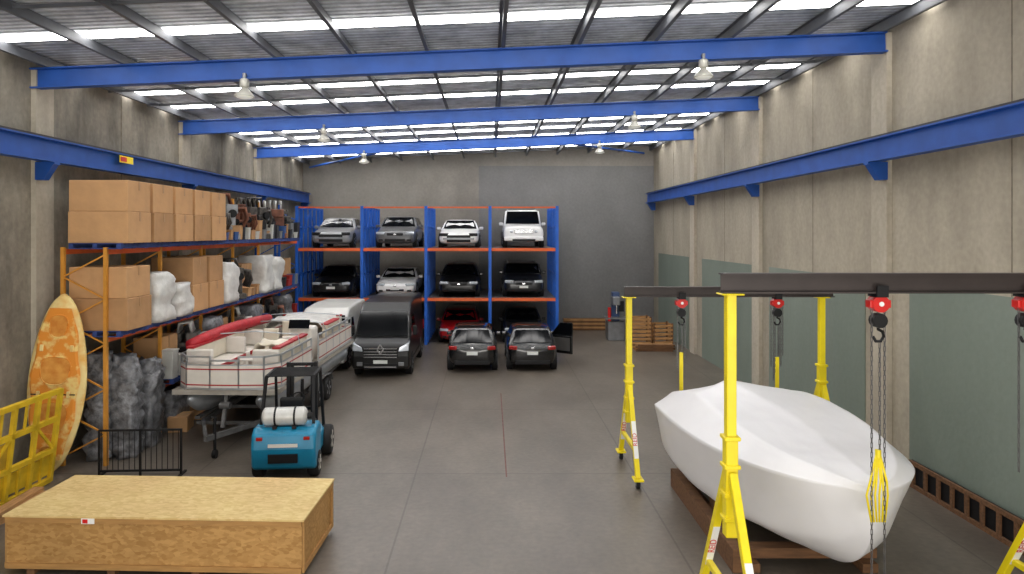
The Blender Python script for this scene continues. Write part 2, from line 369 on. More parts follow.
def car(label,loc,rot,pm,L=4.4,W=1.8,H=1.47,style='hatch',door=False,group=None,plate=True,stripped=False):
    r=thing('car',label,'car',loc,rot,group)
    k=H/1.47; hy=L/2; w2=W/2
    st=[(0,.74,.34,.60),(.012,.86,.25,.68),(.05,.95,.2,.77),(.18,.99,.18,.90),(.29,1,.18,.98),(.5,1,.18,1.0),(.75,1,.18,1.03),(.90,.97,.2,1.03),(.97,.90,.26,1.0),(1,.78,.36,.84)]
    if style=='suv': st=[(a,b,c,d*1.06) for a,b,c,d in st]
    if style=='box': st=[(0,.9,.34,.86),(.012,.96,.3,.96),(.05,.98,.28,1.0),(.18,.99,.26,1.06),(.27,1,.26,1.1),(.5,1,.26,1.1),(.75,1,.26,1.1),(.92,1,.28,1.1),(.985,.98,.3,1.08),(1,.94,.34,1.0)]; k=H/1.8
    rings=[]
    for a,wf,zb_,zt in st:
        y=-hy+a*L; w=w2*wf; zb2=zb_*k; zt2=zt*k; h=zt2-zb2
        half=[(0,zb2),(w*.8,zb2),(w*.97,zb2+.12*h),(w,zb2+.45*h),(w*.985,zb2+.7*h),(w*.93,zb2+.92*h),(w*.78,zt2),(0,zt2+.03)]
        rings.append([(x,y,z) for x,z in half]+[(-x,y,z) for x,z in half[-2:0:-1]])
    fixn(MB().loft(rings).obj('body',pm,r,sub=1))
    zb_=.93*k*(1.06 if style=='suv' else 1); zt=H
    if style=='hatch': A,B,C,D=.27,.43,.84,.97
    elif style=='suv': A,B,C,D=.26,.38,.90,.97
    elif style=='box': A,B,C,D=.3,.36,.96,.99; zb_=1.06*k
    elif style=='coupe': A,B,C,D=.3,.5,.66,.93
    else: A,B,C,D=.27,.44,.70,.86
    wb,wt=w2*.95,w2*(.72 if style not in('suv','box') else .84)
    ya,yb,yc,yd=[-hy+q*L for q in (A,B,C,D)]
    rings=[]
    for f,zz in ((0,zb_-.05),(.0,zb_),(.5,zb_+(zt-zb_)*.55),(.86,zt-.07),(1.0,zt-.015)):
        inset=0 if zz<zt-.03 else .12
        wv=wb+(wt-wb)*f-inset; y1=ya+(yb-ya)*f+inset; y2=yd+(yc-yd)*f-inset
        rings.append([(-wv*.8,y1-.03,zz),(0,y1-.07,zz),(wv*.8,y1-.03,zz),(wv,y1+.12,zz),(wv,(y1+y2)/2,zz),(wv,y2-.12,zz),(wv*.8,y2+.02,zz),(0,y2+.05,zz),(-wv*.8,y2+.02,zz),(-wv,y2-.12,zz),(-wv,(y1+y2)/2,zz),(-wv,y1+.12,zz)])
    fixn(MB().loft(rings).obj('cabin_shell',pm,r,bevel=.03,seg=2,smooth=True))
    P=dict(a=(-wb,ya,zb_),b=(wb,ya,zb_),c=(wb,yd,zb_),d=(-wb,yd,zb_),e=(-wt,yb,zt),f=(wt,yb,zt),g=(wt,yc,zt),h=(-wt,yc,zt))
    def shell(front):
        q=[P['a'],P['b'],P['f'],P['e']] if front else [P['c'],P['d'],P['h'],P['g']]
        u0,u1,v0,v1=(.05,.95,.08,.88) if front else (.07,.93,.16,.88)
        sg=-1 if front else 1; mb=MB(); rs=[]
        for v in (v0,v1):
            row=[]
            for i in range(7):
                u=u0+(u1-u0)*i/6; p=bil(q,u,v); bow=(1-(2*u-1)**2)*.075
                row.append((p.x,p.y+sg*(bow+.015),p.z+.006))
            row+= [(x,y-sg*.02,z-.006) for x,y,z in row[::-1]]
            rs.append(row)
        return mb.loft(rs,sm=False)
    fixn(shell(True).obj('windshield',GLASS,r)); fixn(shell(False).obj('rear_window',GLASS,r))
    RS=[P['b'],P['c'],P['g'],P['f']]; LS=[P['d'],P['a'],P['e'],P['h']]
    for q,fl in ((RS,0),(LS,1)):
        for u0,u1 in ((.08,.46),(.5,.86)):
            if fl:u0,u1=1-u1,1-u0
            pane(q,u0,u1,.14,.84,.02).obj('side_window',GLASS,r)
    rr=(.33 if style!='box' else .38)*(k if style!='box' else 1)
    rr=max(rr,.31)
    for sy,yw in ((-1,-hy+.19*L),(1,-hy+.81*L)):
        for s in (-1,1):
            MB().cyl((s*(w2-.2),yw,rr),(s*(w2-.0),yw,rr),rr+.06,n=20).obj('wheel_arch',BLKP,r)
            wheel(r,s*(w2-.1),yw,rr,.23,s)
    hz=.665*k*(1.05 if style=='suv' else (1.12 if style=='box' else 1))
    for s in (-1,1):
        c=(s*w2*.70,-hy+.13,hz)
        if not stripped: MB().cb(c,(w2*.42,.2,.13*k),rot=Matrix.Rotation(s*.35,3,'Z')).obj('headlight',HEAD,r,bevel=.04,seg=2)
        else: MB().cb(c,(w2*.4,.24,.15*k),rot=Matrix.Rotation(s*.35,3,'Z')).obj('headlight_opening',BLACK,r,bevel=.03)
        MB().cb((s*w2*.75,hy-.13,.84*k),(w2*.34,.16,.14*k),rot=Matrix.Rotation(-s*.35,3,'Z')).obj('taillight',TAIL,r,bevel=.04)
        MB().cb((s*(w2+.07),ya+.28,zb_+.06),(.2,.12,.14)).obj('mirror',pm,r,bevel=.04)
        if not stripped: MB().cb((s*w2*.68,-hy+.06,.36*k),(.2,.1,.09)).obj('fog_light',BLKP,r,bevel=.02)
    if stripped:
        MB().cb((0,-hy+.06,.46*k),(w2*1.15,.14,.36*k)).obj('radiator_opening',BLACK,r,bevel=.03)
        MB().cb((0,-hy-.02,.46*k),(w2*1.5,.05,.09)).obj('crash_bar',GREYM,r,bevel=.01)
    elif style=='box':
        MB().cb((0,-hy+.02,hz),(w2*.9,.1,.2*k)).obj('grille',CHROME,r,bevel=.03)
        MB().cb((0,-hy-.0,.42*k),(w2*1.9,.2,.2)).obj('bumper',pm,r,bevel=.05)
        MB().cb((0,-hy-.09,.36*k),(w2*1.1,.05,.1)).obj('lower_intake',BLKP,r)
        MB().cb((0,-hy-.03,hz),(.14,.03,.07)).obj('badge',CHROME,r,bevel=.01)
    elif style=='coupe':
        MB().cb((0,-hy+.055,.40*k),(w2*.9,.1,.14*k)).obj('lower_intake',BLKP,r,bevel=.03)
        MB().cb((0,-hy-.0,.61*k),(.14,.03,.07)).obj('badge',CHROME,r,bevel=.01)
    else:
        MB().cb((0,-hy+.055,.6*k),(w2*.8,.1,.14*k)).obj('grille',BLKP,r,bevel=.03)
        MB().cb((0,-hy+.055,.36*k),(w2*1.0,.1,.14*k)).obj('lower_intake',BLKP,r,bevel=.03)
        MB().cb((0,-hy-.0,.61*k),(.14,.03,.07)).obj('badge',CHROME,r,bevel=.01)
    if plate:
        if not stripped: MB().cb((0,-hy-.002,.47*k),(.4,.02,.11)).obj('number_plate',PLATE,r)
        MB().cb((0,hy-.02,.66*k),(.4,.05,.11)).obj('number_plate',PLATE,r)
    MB().cb((0,hy-.06,.34*k),(w2*1.4,.1,.16*k)).obj('rear_bumper_insert',BLKP,r,bevel=.03)
    MB().cb((0,hy-.04,.84*k),(.12,.05,.07)).obj('badge',CHROME,r,bevel=.01)
    if style in('suv','box'):
        for s in (-1,1): MB().beam((s*wt*.85,yb+.2,zt+.02),(s*wt*.85,yc-.2,zt+.02),.04,.05).obj('roof_rail',GREYM,r)
    if door:
        d=thing_part('open_door',r,(-w2+.04,-hy+.36*L,0))
        d.rotation_euler=(0,0,math.radians(55))
        MB().bx(-.07,0,0,1.0,.28,1.02).obj('door_panel',pm,d,bevel=.03)
        mb=MB(); mb.beam((-.03,.02,1.0),(-.03,.45,1.5),.05,.05); mb.beam((-.03,.45,1.5),(-.03,.98,1.52),.05,.05); mb.beam((-.03,.98,1.52),(-.03,.98,1.0),.05,.05); mb.obj('window_frame',pm,d)
        MB().slab([(-.03,.05,1.0),(-.03,.95,1.0),(-.03,.95,1.5),(-.03,.47,1.48)],.01).obj('door_glass',GLASS,d)
        MB().bx(.0,.02,.1,.9,.4,.92).obj('door_trim',mat('door_trim_grey',(70,68,66),.8,0,.1,3),d)
    return r
def van(label,loc,rot,pm,L=5.4,W=2.05,H=2.5):
    r=thing('van',label,'van',loc,rot)
    w2=W/2; k=H/2.45
    prof=[(.06,.3),(0,.42),(0,.78),(.06,1.1*k),(.5,1.3*k),(1.0,2.05*k),(1.5,2.38*k),(3,2.45*k),(L-.15,2.42*k),(L,2.25*k),(L,.35),(L-.1,.3)]
    tp=lambda z: 1 if z<1.2*k else 1-.12*(z-1.2*k)/(1.25*k)
    mb=MB(); mb.extr(prof,-w2,w2,taper=tp)
    fixn(mb.obj('body',pm,r,bevel=.09,seg=3,loc=(0,-L/2,0)))
    y0=-L/2
    q=[(-w2*.94,y0+.49,1.33*k),(w2*.94,y0+.49,1.33*k),(w2*tp(2.1*k)*.95,y0+1.02,2.12*k),(-w2*tp(2.1*k)*.95,y0+1.02,2.12*k)]
    pane(q,.02,.98,.01,.99,.03).obj('windshield',GLASS,r)
    for s in (-1,1):
        def sx(z): return s*(w2*tp(z)+.004)
        q=[(sx(1.3*k),y0+.7,1.3*k),(sx(1.3*k),y0+2.05,1.3*k),(sx(1.95*k),y0+2.05,1.95*k),(sx(1.95*k),y0+1.15,1.95*k)]
        if s<0: q=[q[1],q[0],q[3],q[2]]
        MB().slab(q,.012).obj('side_window',GLASS,r)
        MB().bx(min(s*w2,s*(w2+.012)),max(s*w2,s*(w2+.012)),y0+.9,y0+L-.9,.55,.62).obj('rubbing_strip',BLKP,r)
        mb=MB(); mb.hexa([(s*w2*.62,y0-.02,.88*k),(s*w2*.98,y0+.02,.9*k),(s*w2*.99,y0+.3,.92*k),(s*w2*.62,y0+.1,.88*k),(s*w2*.66,y0-.0,1.02*k),(s*w2*.98,y0+.03,1.16*k),(s*w2*.99,y0+.3,1.2*k),(s*w2*.66,y0+.2,1.02*k)]); fixn(mb.obj('headlight',HEAD,r,bevel=.02))
        MB().cb((s*(w2+.12),y0+.75,1.5*k),(.16,.14,.36)).obj('mirror',BLKP,r,bevel=.05)
        MB().cb((s*w2*.72,y0-.0,.5),(.2,.06,.14)).obj('fog_light',GREYM,r,bevel=.02)
        MB().cb((s*w2*.93,y0+L+.0,1.2),(.12,.06,.4)).obj('taillight',TAIL,r,bevel=.02)
        for yw in (y0+.95,y0+L-1.2):
            MB().cyl((s*(w2-.2),yw,.36),(s*(w2+.008),yw,.36),.44,n=22).obj('wheel_arch',BLKP,r)
            wheel(r,s*(w2-.1),yw,.36,.24,s)
    MB().cb((0,y0-.0,.84*k),(w2*1.22,.03,.36)).obj('grille_surround',BLKP,r,bevel=.01)
    mb=MB()
    for z in (.70,.79,.88,.98): mb.cb((0,y0-.02,z*k),(w2*1.15,.04,.03))
    mb.obj('grille',CHROME,r,label='chrome slatted grille')
    MB().cb((0,y0-.0,.43),(w2*1.2,.05,.2)).obj('lower_intake',BLKP,r,bevel=.02)
    MB().cb((0,y0-.03,.4),(w2*1.1,.03,.03)).obj('intake_trim',CHROME,r)
    mb=MB()
    p=[(0,-.0,.17),(.11,0,0),(0,0,-.17),(-.11,0,0)]
    for i in range(4):
        a=p[i];b2=p[(i+1)%4]; mb.beam((a[0],y0-.03,a[2]+.96*k),(b2[0],y0-.03,b2[2]+.96*k),.05,.045)
    mb.obj('badge',CHROME,r,label='chrome diamond shaped badge')
    MB().cb((0,y0-.03,.58),(.5,.02,.12)).obj('number_plate',PLATE,r)
    return r

pk=paint('black',(11,11,12),.25,.35); pg=paint('graphite',(38,39,42),.6,.25); pw=paint('white',(226,226,226)); ps=paint('silver',(176,177,178)); pr=paint('red',(150,20,26)); pd=paint('dark_blue',(20,22,28))
pnb=paint('near_black',(19,20,22),.7,.2)
pgr=paint('mid_grey',(84,85,88)); psg=paint('silver_grey',(140,141,144)); pvw=paint('van_white',(216,215,211),.3)
car('near black hatchback parked on the floor with its rear showing',(-.66,27.3,0),math.pi,pnb,4.2,1.88,1.58)
car('near black hatchback with one door open on the floor',(1.58,27.4,0),math.pi,pnb,4.2,1.88,1.56,door=True)
van('black panel van parked facing out beside the car rack',(-3.9,27.05,0),0,pk,5.5,2.05,2.62)
van('white panel van parked behind the pontoon boat',(-6.38,27.75,0),.0,pvw,5.0,1.95,2.3)

# ------------------------------------------------------------ car rack
CR0,CRY,CRB=-8.9,31.5,36.1
rk=thing('car_storage_rack','three level blue and orange steel car rack by the wall','rack',(0,0,0))
xs=[-8.9,-5.9,-2.95,.0,3.09]
LV=[0,2.16,4.46]
for x in xs:
    mb=MB()
    for y in (CRY,CRY+.7,CRY+1.5,CRY+2.3,CRY+3.1,CRY+3.9,CRB):
        mb.bx(x-.07,x+.07,y-.06,y+.06,0,6.4)
    for z in (.1,1.1,2.05,3.2,4.35,5.4,6.3): mb.bx(x-.03,x+.03,CRY,CRB,z,z+.08)
    for (z0,z1) in ((.15,2.05),(2.1,4.3),(4.4,6.2)):
        mb.beam((x,CRY,z0),(x,CRY+2.3,z1),.04,.06); mb.beam((x,CRY+2.3,z1),(x,CRB,z0),.04,.06)
    mb.obj('upright_frame',BLUER,rk,label='blue braced steel upright frame')
for i in range(4):
    for z in LV[1:]:
        MB().bx(xs[i]+.07,xs[i+1]-.07,CRY-.05,CRY+.03,z-.14,z-.0).obj('beam',ORANGE,rk,label='orange steel front beam')
        MB().bx(xs[i]+.07,xs[i+1]-.07,CRB-.05,CRB+.03,z-.14,z).obj('beam',ORANGE,rk,label='orange steel rear beam')
        MB().bx(xs[i]+.07,xs[i+1]-.07,CRY+.03,CRB-.05,z-.03,z).obj('deck_tray',GALV,rk,label='galvanised steel deck tray')
    MB().bx(xs[i]+.07,xs[i+1]-.07,CRY-.02,CRY+.03,6.3,6.37).obj('tie_beam',ORANGE,rk)
def bc(i): return (xs[i]+xs[i+1])/2
G='cars on the storage rack'
cy=CRY+2.35
cars=[(0,2,psg,'sedan',1.45,'silver damaged car with its front stripped on the top level',True),
(1,2,pgr,'hatch',1.52,'grey hatchback on the top level of the rack',False),
(2,2,pw,'coupe',1.36,'white sports coupe with missing front parts on the top level',True),
(3,2,pw,'box',1.82,'white boxy four wheel drive on the top rack level',False),
(0,1,pk,'sedan',1.42,'black sedan on the middle level of the rack',False),
(1,1,pw,'coupe',1.3,'low white coupe on the middle level of the rack',False),
(2,1,pk,'hatch',1.5,'black hatchback on the middle level of the rack',False),
(3,1,pd,'suv',1.55,'dark wagon on the middle level of the rack',False),
(2,0,pr,'hatch',1.45,'red hatchback on the ground level of the rack',False),
(3,0,pg,'hatch',1.5,'dark grey hatchback on the ground level of the rack',False),
(0,0,ps,'suv',1.6,'silver wagon on the ground level of the rack',False)]
for i,lv,pm,stl,H,lb,sp_ in cars:
    car(lb,(bc(i)+(.02),cy,LV[lv]),0,pm,4.5,1.92,H,stl,group=G,plate=(stl!='hatch'),stripped=sp_)

# ------------------------------------------------------------ left pallet racking
RX0,RX1=-9.5,-8.55
ry=[15.2+2.5*i for i in range(7)]
pr_=thing('pallet_rack','long pallet racking with orange beams along the concrete wall','rack',(0,0,0))
ZL=[1.25,2.86,4.82]
for i,y in enumerate(ry):
    mb=MB(); top=4.86 if i<3 else 6.3
    for x in (RX0,RX1): mb.bx(x-.038,x+.038,y-.04,y+.04,0,top)
    z=.2; s=1
    while z<top-.5:
        a,b2=(RX0,RX1) if s>0 else (RX1,RX0)
        mb.beam((a,y,z),(b2,y,z+.5),.03,.035,up=(0,1,0)); z+=.5; s=-s
    mb.obj('upright_frame',YPOST if i<5 else BLUER,pr_,label='orange upright frame' if i<5 else 'blue upright frame')
for i in range(6):
    for j,z in enumerate(ZL):
        if i==0 and j==0: continue
        for x in (RX0,RX1):
            MB().bx(x-.03,x+.03,ry[i]+.045,ry[i+1]-.045,z-.12,z).obj('beam',ORANGE,pr_)
def pallet(w=1.16):
    mb=MB(); h=w/2
    for a in (-h,-.05,h-.1): mb.bx(a,a+.1,-h,h,.02,.11)
    for k in range(6):
        a=-h+k*(w-.12)/5; mb.bx(-h,h,a,a+.12,.11,.13)
    for a in (-h,-.05,h-.1): mb.bx(-h,h,a,a+.1,0,.02)
    return mb
pal0=pallet().obj('pallet',PALB,label='blue painted wooden pallet on the racking',category='pallet',group='pallets on the racking')
def putpal(x,y,z): return clone(pal0,loc=(x,y,z))
def box(x,y,z,sx,sy,sz,m=CARD,lab='brown cardboard carton on the racking',rot=None):
    r=thing('cardboard_box',lab,'box',(x,y,z),random.uniform(-.02,.02) if rot is None else rot,group='cartons on the racking')
    MB().bx(-sx/2,sx/2,-sy/2,sy/2,0,sz).obj('carton',m,r,bevel=.012,seg=1)
    mb=MB(); mb.bx(-sx/2-.003,sx/2+.004,-.03,.03,sz-.0,sz+.004); mb.bx(sx/2,sx/2+.004,-.03,.03,sz*.7,sz)
    mb.obj('tape',TAPE,r)
    return r
first=True
for k in range(5):
    y=15.78+1.16*k
    if first: pal0.location=(-8.8,y,ZL[2]); first=False
    else: putpal(-8.8,y,ZL[2])
    m=CARD if k%2==0 else CARD2
    box(-8.76,y,ZL[2]+.13,1.36,1.02,.71,m); box(-8.76,y,ZL[2]+.844,1.33,1.0,.7,CARD)
for k in range(5):
    putpal(-8.8,15.78+1.16*k,ZL[1])
box(-8.76,15.78,ZL[1]+.13,1.36,1.06,.72,CARD2); box(-8.76,15.78,ZL[1]+.854,1.3,1.04,.7,CARD)
for k in (3,4):
    y=15.78+1.16*k
    box(-8.75,y,ZL[1]+.13,1.2,1.0,.75,CARD); box(-8.75,y,ZL[1]+.884,1.15,.95,.75,CARD2)
def lump(name,lab,cat,loc,dim,m,seed,amp=.12,rx=.5,group=None,freq=1.7,segs=12,rot=0,e=.45):
    n=segs;mb=MB(); rings=[]
    for i in range(n+1):
        t=i/n; row=[]
        for j in range(28):
            a=2*math.pi*j/28
            cx=math.copysign(abs(math.cos(a))**e,math.cos(a)); cyy=math.copysign(abs(math.sin(a))**e,math.sin(a))
            s=1-(max(0,abs(t-.45)-.38)/.55)**1.3*rx*2
            p=V((cx*dim[0]/2*s,cyy*dim[1]/2*s,t*dim[2]))
            d=noise.noise(p*freq*2+V((seed*3.1,seed,0)))*amp+noise.noise(p*freq*5+V((seed,0,seed)))*amp*.4
            k=1+d/max(.2,min(dim[0],dim[1])/2)
            row.append((p.x*k,p.y*k,max(0,p.z*(1+d*.5))))
        rings.append(row)
    mb.loft(rings)
    o=mb.obj(name,m,loc=loc,rot=rot,label=lab,category=cat)
    if group:o['group']=group
    return o
WG='wrapped loads on the racking'
def wl(x,y,z,dx,dy,dz,m,seed):
    return lump('wrapped_pallet_load',('white' if m is WRAPW else 'grey')+' plastic wrapped load on the racking','wrapped goods',(x,y,z),(dx,dy,dz),m,seed,amp=.09,rx=.28,e=.3,group=WG)
wl(-8.6,16.98,ZL[1]+.13,1.2,.98,1.2,WRAPW,1); wl(-8.6,18.12,ZL[1]+.13,1.15,.98,.85,WRAPW,2)
GW='grey wrapped bundles in the bottom bay'
for k,(xx,yy) in enumerate([(-8.95,15.75),(-8.45,15.9),(-8.95,16.5),(-8.4,16.7),(-8.6,17.25)]):
    lump('wrapped_bundle','tall grey plastic wrapped bundle standing in the racking','wrapped goods',(xx,yy,0),(.55,.55,2.45-.12*k),WRAPG,k+5,amp=.12,group=GW,freq=2.6,segs=26,rx=.6)
sd=20
def engine(x,y,z,s=1.0,rot=0,m=ENG):
    global sd; sd+=1; R=random.Random(sd)
    r=thing('engine_assembly','greasy dismantled engine stored on the racking','engine',(x,y,z),rot,group='engines on the racking')
    mb=MB(); mb.bx(-.3*s,.3*s,-.35*s,.35*s,0,.12*s); mb.bx(-.22*s,.22*s,-.3*s,.3*s,.12*s,.5*s); mb.bx(-.26*s,-.04*s,-.28*s,.28*s,.5*s,.68*s); mb.bx(.04*s,.26*s,-.28*s,.28*s,.5*s,.68*s)
    mb.obj('engine_block',m,r,bevel=.02,seg=1)
    mb=MB(); mb.cyl((.0,-.36*s,.3*s),(.0,-.3*s,.3*s),.13*s); mb.cyl((.16*s,-.36*s,.5*s),(.16*s,-.3*s,.5*s),.08*s); mb.cyl((-.16*s,-.36*s,.45*s),(-.16*s,-.3*s,.45*s),.07*s)
    mb.obj('pulley',BLKP,r)
    mb=MB()
    for k in range(5):
        yy=-.24*s+.12*s*k; mb.tube([(.26*s,yy,.6*s),(.4*s,yy,.62*s),(.44*s,yy,.4*s),(.36*s,yy,.25*s)],.03*s,6)
        mb.tube([(-.1*s,yy,.68*s),(-.08*s,yy,.85*s+.05*R.random()),(.1*s,yy,.88*s),(.14*s,yy,.68*s)],.028*s,6)
    mb.obj('manifold',R.choice([ENGR,GREYM,WRAPW,ENG]),r)
    return r
def tyre_stack(x,y,z,n_):
    for i in range(n_):
        rr=.33; prof=[(rr*.6,0),(rr*.9,0),(rr,.05),(rr,.17),(rr*.9,.22),(rr*.6,.22),(rr*.6,0)]
        MB().lathe(prof,n=18).obj('spare_tyre',BLACK,loc=(x,y,z+.222*i),label='black rubber tyre stacked on the racking',category='tyre',group='tyres on the racking')
SC=[mat('tub_red',(150,44,38),.5,0,.1,3),mat('tub_grey',(120,122,124),.5,0,.1,3),mat('tub_white',(196,196,190),.5,0,.1,3),mat('tub_black',(40,40,44),.5,0,.1,3),CARD,CARD2,mat('tub_blue',(50,84,140),.5,0,.1,3)]
def clutter(x,y,z,n_,seed,h=.45):
    R=random.Random(seed)
    for i in range(n_):
        m=R.choice(SC); sx,sy,sz=R.uniform(.25,.4),R.uniform(.22,.34),R.uniform(.2,h)
        xx=x+.32; yy=y-.42+.84*i/max(1,n_-1)
        r=thing('storage_tub',('plastic storage tub' if m not in (CARD,CARD2) else 'small cardboard tub')+' standing on the racking','tub',(xx,yy,z),R.uniform(-.15,.15),group='small tubs on the racking')
        a=sx/2*.9;b_=sy/2*.9
        MB().hexa([(-a,-b_,0),(a,-b_,0),(a,b_,0),(-a,b_,0),(-sx/2,-sy/2,sz),(sx/2,-sy/2,sz),(sx/2,sy/2,sz),(-sx/2,sy/2,sz)]).obj('tub_body',m,r,bevel=.01,seg=1)
        MB().bx(-sx/2-.012,sx/2+.012,-sy/2-.012,sy/2+.012,sz,sz+.03).obj('lid',m,r)
for k in range(7):
    y=21.55+1.2*k
    if y>29.6: break
    for zi in (1,2): putpal(-8.8,y,ZL[zi])
    z=ZL[2]+.13
    engine(-8.85,y-.1,z,1.35+.35*(k%2),.4*k,(ENG,GREYM,ENGR)[k%3])
    clutter(-8.66,y+.1,z,3,k+140,.7)
    if k%3==2: tyre_stack(-9.2,y+.5,z,5)
    z=ZL[1]+.13
    if k in (0,3,4): wl(-8.65,y,z,1.15,1.0,1.25+.1*(k%2),WRAPW,30+k)
    elif k==1: engine(-8.7,y,z,1.5,.6,ENG)
    else:
        box(-8.9,y,z,.75,1.0,1.1,CARD2); clutter(-8.72,y,z,3,k+60)
for k in range(10):
    y=18.3+1.2*k
    if y>29.7: break
    putpal(-8.8,y,ZL[0])
    z=ZL[0]+.13
    if k%3==0: box(-8.95,y,z,.7,1.0,1.05,CARD); clutter(-8.7,y,z,3,k+80,.8)
    elif k%3==1: engine(-8.7,y,z,1.45,.3)
    else: wl(-8.72,y,z,1.05,1.0,1.25,WRAPG,50+k)
    if k%2==0: lump('wrapped_pallet_load','grey plastic wrapped load standing under the racking','wrapped goods',(-8.72,y,0),(1.05,1.0,.95),WRAPG,70+k)
    else: box(-8.7,y,0,1.1,1.0,.8,CARD2,'brown cardboard carton standing under the racking')
for (xx,yy,sx,sz) in ((-8.2,18.0,.5,.4),(-8.15,19.2,.6,.55),(-8.2,20.4,.5,.5)):
    box(xx+.05,yy,0,sx,.6,sz,CARD,'small cardboard carton on the floor beside the racking',.15)

# ------------------------------------------------------------ kayak
def kayak():
    r=thing('kayak','faded orange and cream kayak standing upright against the racking','kayak',(-9.42,14.62,.03),(math.radians(-3),math.radians(3),math.radians(8)))
    L=3.85
    def wd(t): return .61*math.sin(math.pi*min(1,max(0,t)))**.5*(1-.12*abs(t-.45))
    def ring(t,k,th):
        w=max(.03,wd(t)*k); z=t*L; o=[]
        for j in range(16):
            a=2*math.pi*j/16; o.append((w*math.cos(a),th*math.sin(a)*(1 if math.sin(a)<0 else 1.6)*(.35+.65*w/.56),z))
        return o
    ts=[.0]+[i/24 for i in range(1,24)]+[1.0]
    fixn(MB().loft([ring(t,1,.13) for t in ts]).obj('hull',KYEL,r,sub=1))
    rings=[]
    for i in range(1,24):
        t=i/24; w=wd(t)*(.8+.05*math.sin(i*1.1))
        rings.append([(-w,-.12,t*L),(-w*.9,-.15,t*L),(w*.9,-.15,t*L),(w,-.12,t*L),(w*.5,-.05,t*L),(-w*.5,-.05,t*L)])
    rings=rings[1:-1]
    fixn(MB().loft(rings,sm=False).obj('deck',KORG,r))
    DR=mat('kayak_recess',(204,126,42),.75,0,.1,5,col2=(224,160,72))
    def well(z,w,hh):
        pts=[]
        for j in range(21):
            a=2*math.pi*j/20; e=.75
            cx=math.copysign(abs(math.cos(a))**e,math.cos(a)); sz_=math.copysign(abs(math.sin(a))**e,math.sin(a))
            pts.append((w*cx*(1+.12*sz_),-.155,z+hh*sz_))
        MB().tube(pts,.014,6).obj('well_rim',KORG,r)
        MB().add([(x*.96,-.156,z+(q-z)*.96) for x,_,q in pts[:-1]],[tuple(range(20))]).obj('seat_recess',DR,r)
    well(1.2,.3,.34); well(2.2,.3,.3); well(.48,.16,.14); well(3.15,.18,.24)
    for z in (1.7,2.68):
        for x in (-.3,.3): MB().cb((x,-.155,z),(.07,.03,.14)).obj('foot_rest',KYEL,r,bevel=.01)
    MB().beam((-.44,-.16,1.7),(.44,-.16,1.7),.01,.025).obj('carry_strap',BLKP,r)
kayak()

# ------------------------------------------------------------ yellow frame, planks, barrier
r=thing('steel_guard_frame','yellow steel barred guard frame leaning by the concrete wall','frame',(-9.2,13.25,0),(math.radians(9),math.radians(-2),math.radians(84)))
h=1.95; ln=1.75
mb=MB()
for z in (.06,h*.36,h*.7,h): mb.beam((-ln/2,0,z),(ln/2,0,z),.08,.1)
for k in range(4): x=-ln/2+k*ln/3; mb.beam((x,0,.02),(x,0,h+.03),.08,.08)
for k in range(3): x=-ln/2+(k+.5)*ln/3; mb.beam((x,0,.06),(x,0,h*.36),.04,.04); mb.beam((x,0,h*.7),(x,0,h),.04,.04)
mb.beam((-ln/2,0,h*.36),(-ln/6,0,h*.7),.05,.05); mb.beam((ln/6,0,h*.7),(ln/2,0,h*.36),.05,.05)
mb.obj('frame_rails',YPOSTB,r)
MB().beam((-ln/2,.03,.38),(ln/2,.03,.38),.02,.42).obj('kick_panel',YPOSTB,r)
MB().beam((-ln/2,.03,1.0),(-ln/6,.03,1.0),.02,.5).obj('kick_panel',mat('panel_ochre',(180,146,40),.6,0,.2,3),r)
for k in range(4):
    MB().bx(-.9,.9,-.1,.1,0,.06).obj('timber_plank',WOOD,loc=(-8.75,12.3+.03*k,.061*k),rot=1.3+.1*k,label='rough sawn timber plank lying on the floor',category='plank',group='planks by the yellow frame')
r=thing('steel_barrier','low black steel rail barrier standing on the floor','barrier',(-7.45,14.55,0),math.radians(3))
mb=MB()
for z in (.12,.98): mb.beam((-.85,0,z),(.85,0,z),.04,.04)
for x in (-.85,0,.85): mb.beam((x,0,0),(x,0,1.0),.04,.04)
for k in range(15): mb.beam((-.8+k*.114,0,.12),(-.8+k*.114,0,.98),.012,.012)
for x in (-.85,.85): mb.beam((x,-.25,.02),(x,.25,.02),.05,.04)
mb.obj('rails',BLKP,r)

# ------------------------------------------------------------ crate
r=thing('shipping_crate','large long osb shipping crate with timber battens on skids','crate',(-5.05,11.12,0),math.radians(-2.2))
lx,ly=2.27,.82
for x in (-1.9,-.65,.65,1.9): MB().bx(x-.06,x+.06,-ly,ly,0,.1).obj('skid',WOODD,r)
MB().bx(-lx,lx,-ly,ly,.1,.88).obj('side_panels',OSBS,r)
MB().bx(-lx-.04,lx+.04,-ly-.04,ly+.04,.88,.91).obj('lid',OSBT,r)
BW=mat('batten_wood',(168,126,72),.75,0,.12,3,stretch=(1,6,6))
for s in (-1,1):
    y=s*(ly+.02)
    for z in (.14,.84): MB().cb((0,y,z),(2*lx,.03,.08)).obj('batten',BW,r)
    x=s*(lx+.02)
    for z in (.14,.84): MB().cb((x,0,z),(.03,2*ly,.08)).obj('batten',BW,r)
    for yy_ in (-ly+.05,ly-.05): MB().cb((x,yy_,.49),(.03,.08,.62)).obj('batten',BW,r)
MB().cb((-.98,-ly-.043,.84),(.2,.01,.08)).obj('shipping_label',STK,r)
MB().cb((-1.02,-ly-.05,.84),(.08,.006,.06)).obj('label_marking',RED,r)

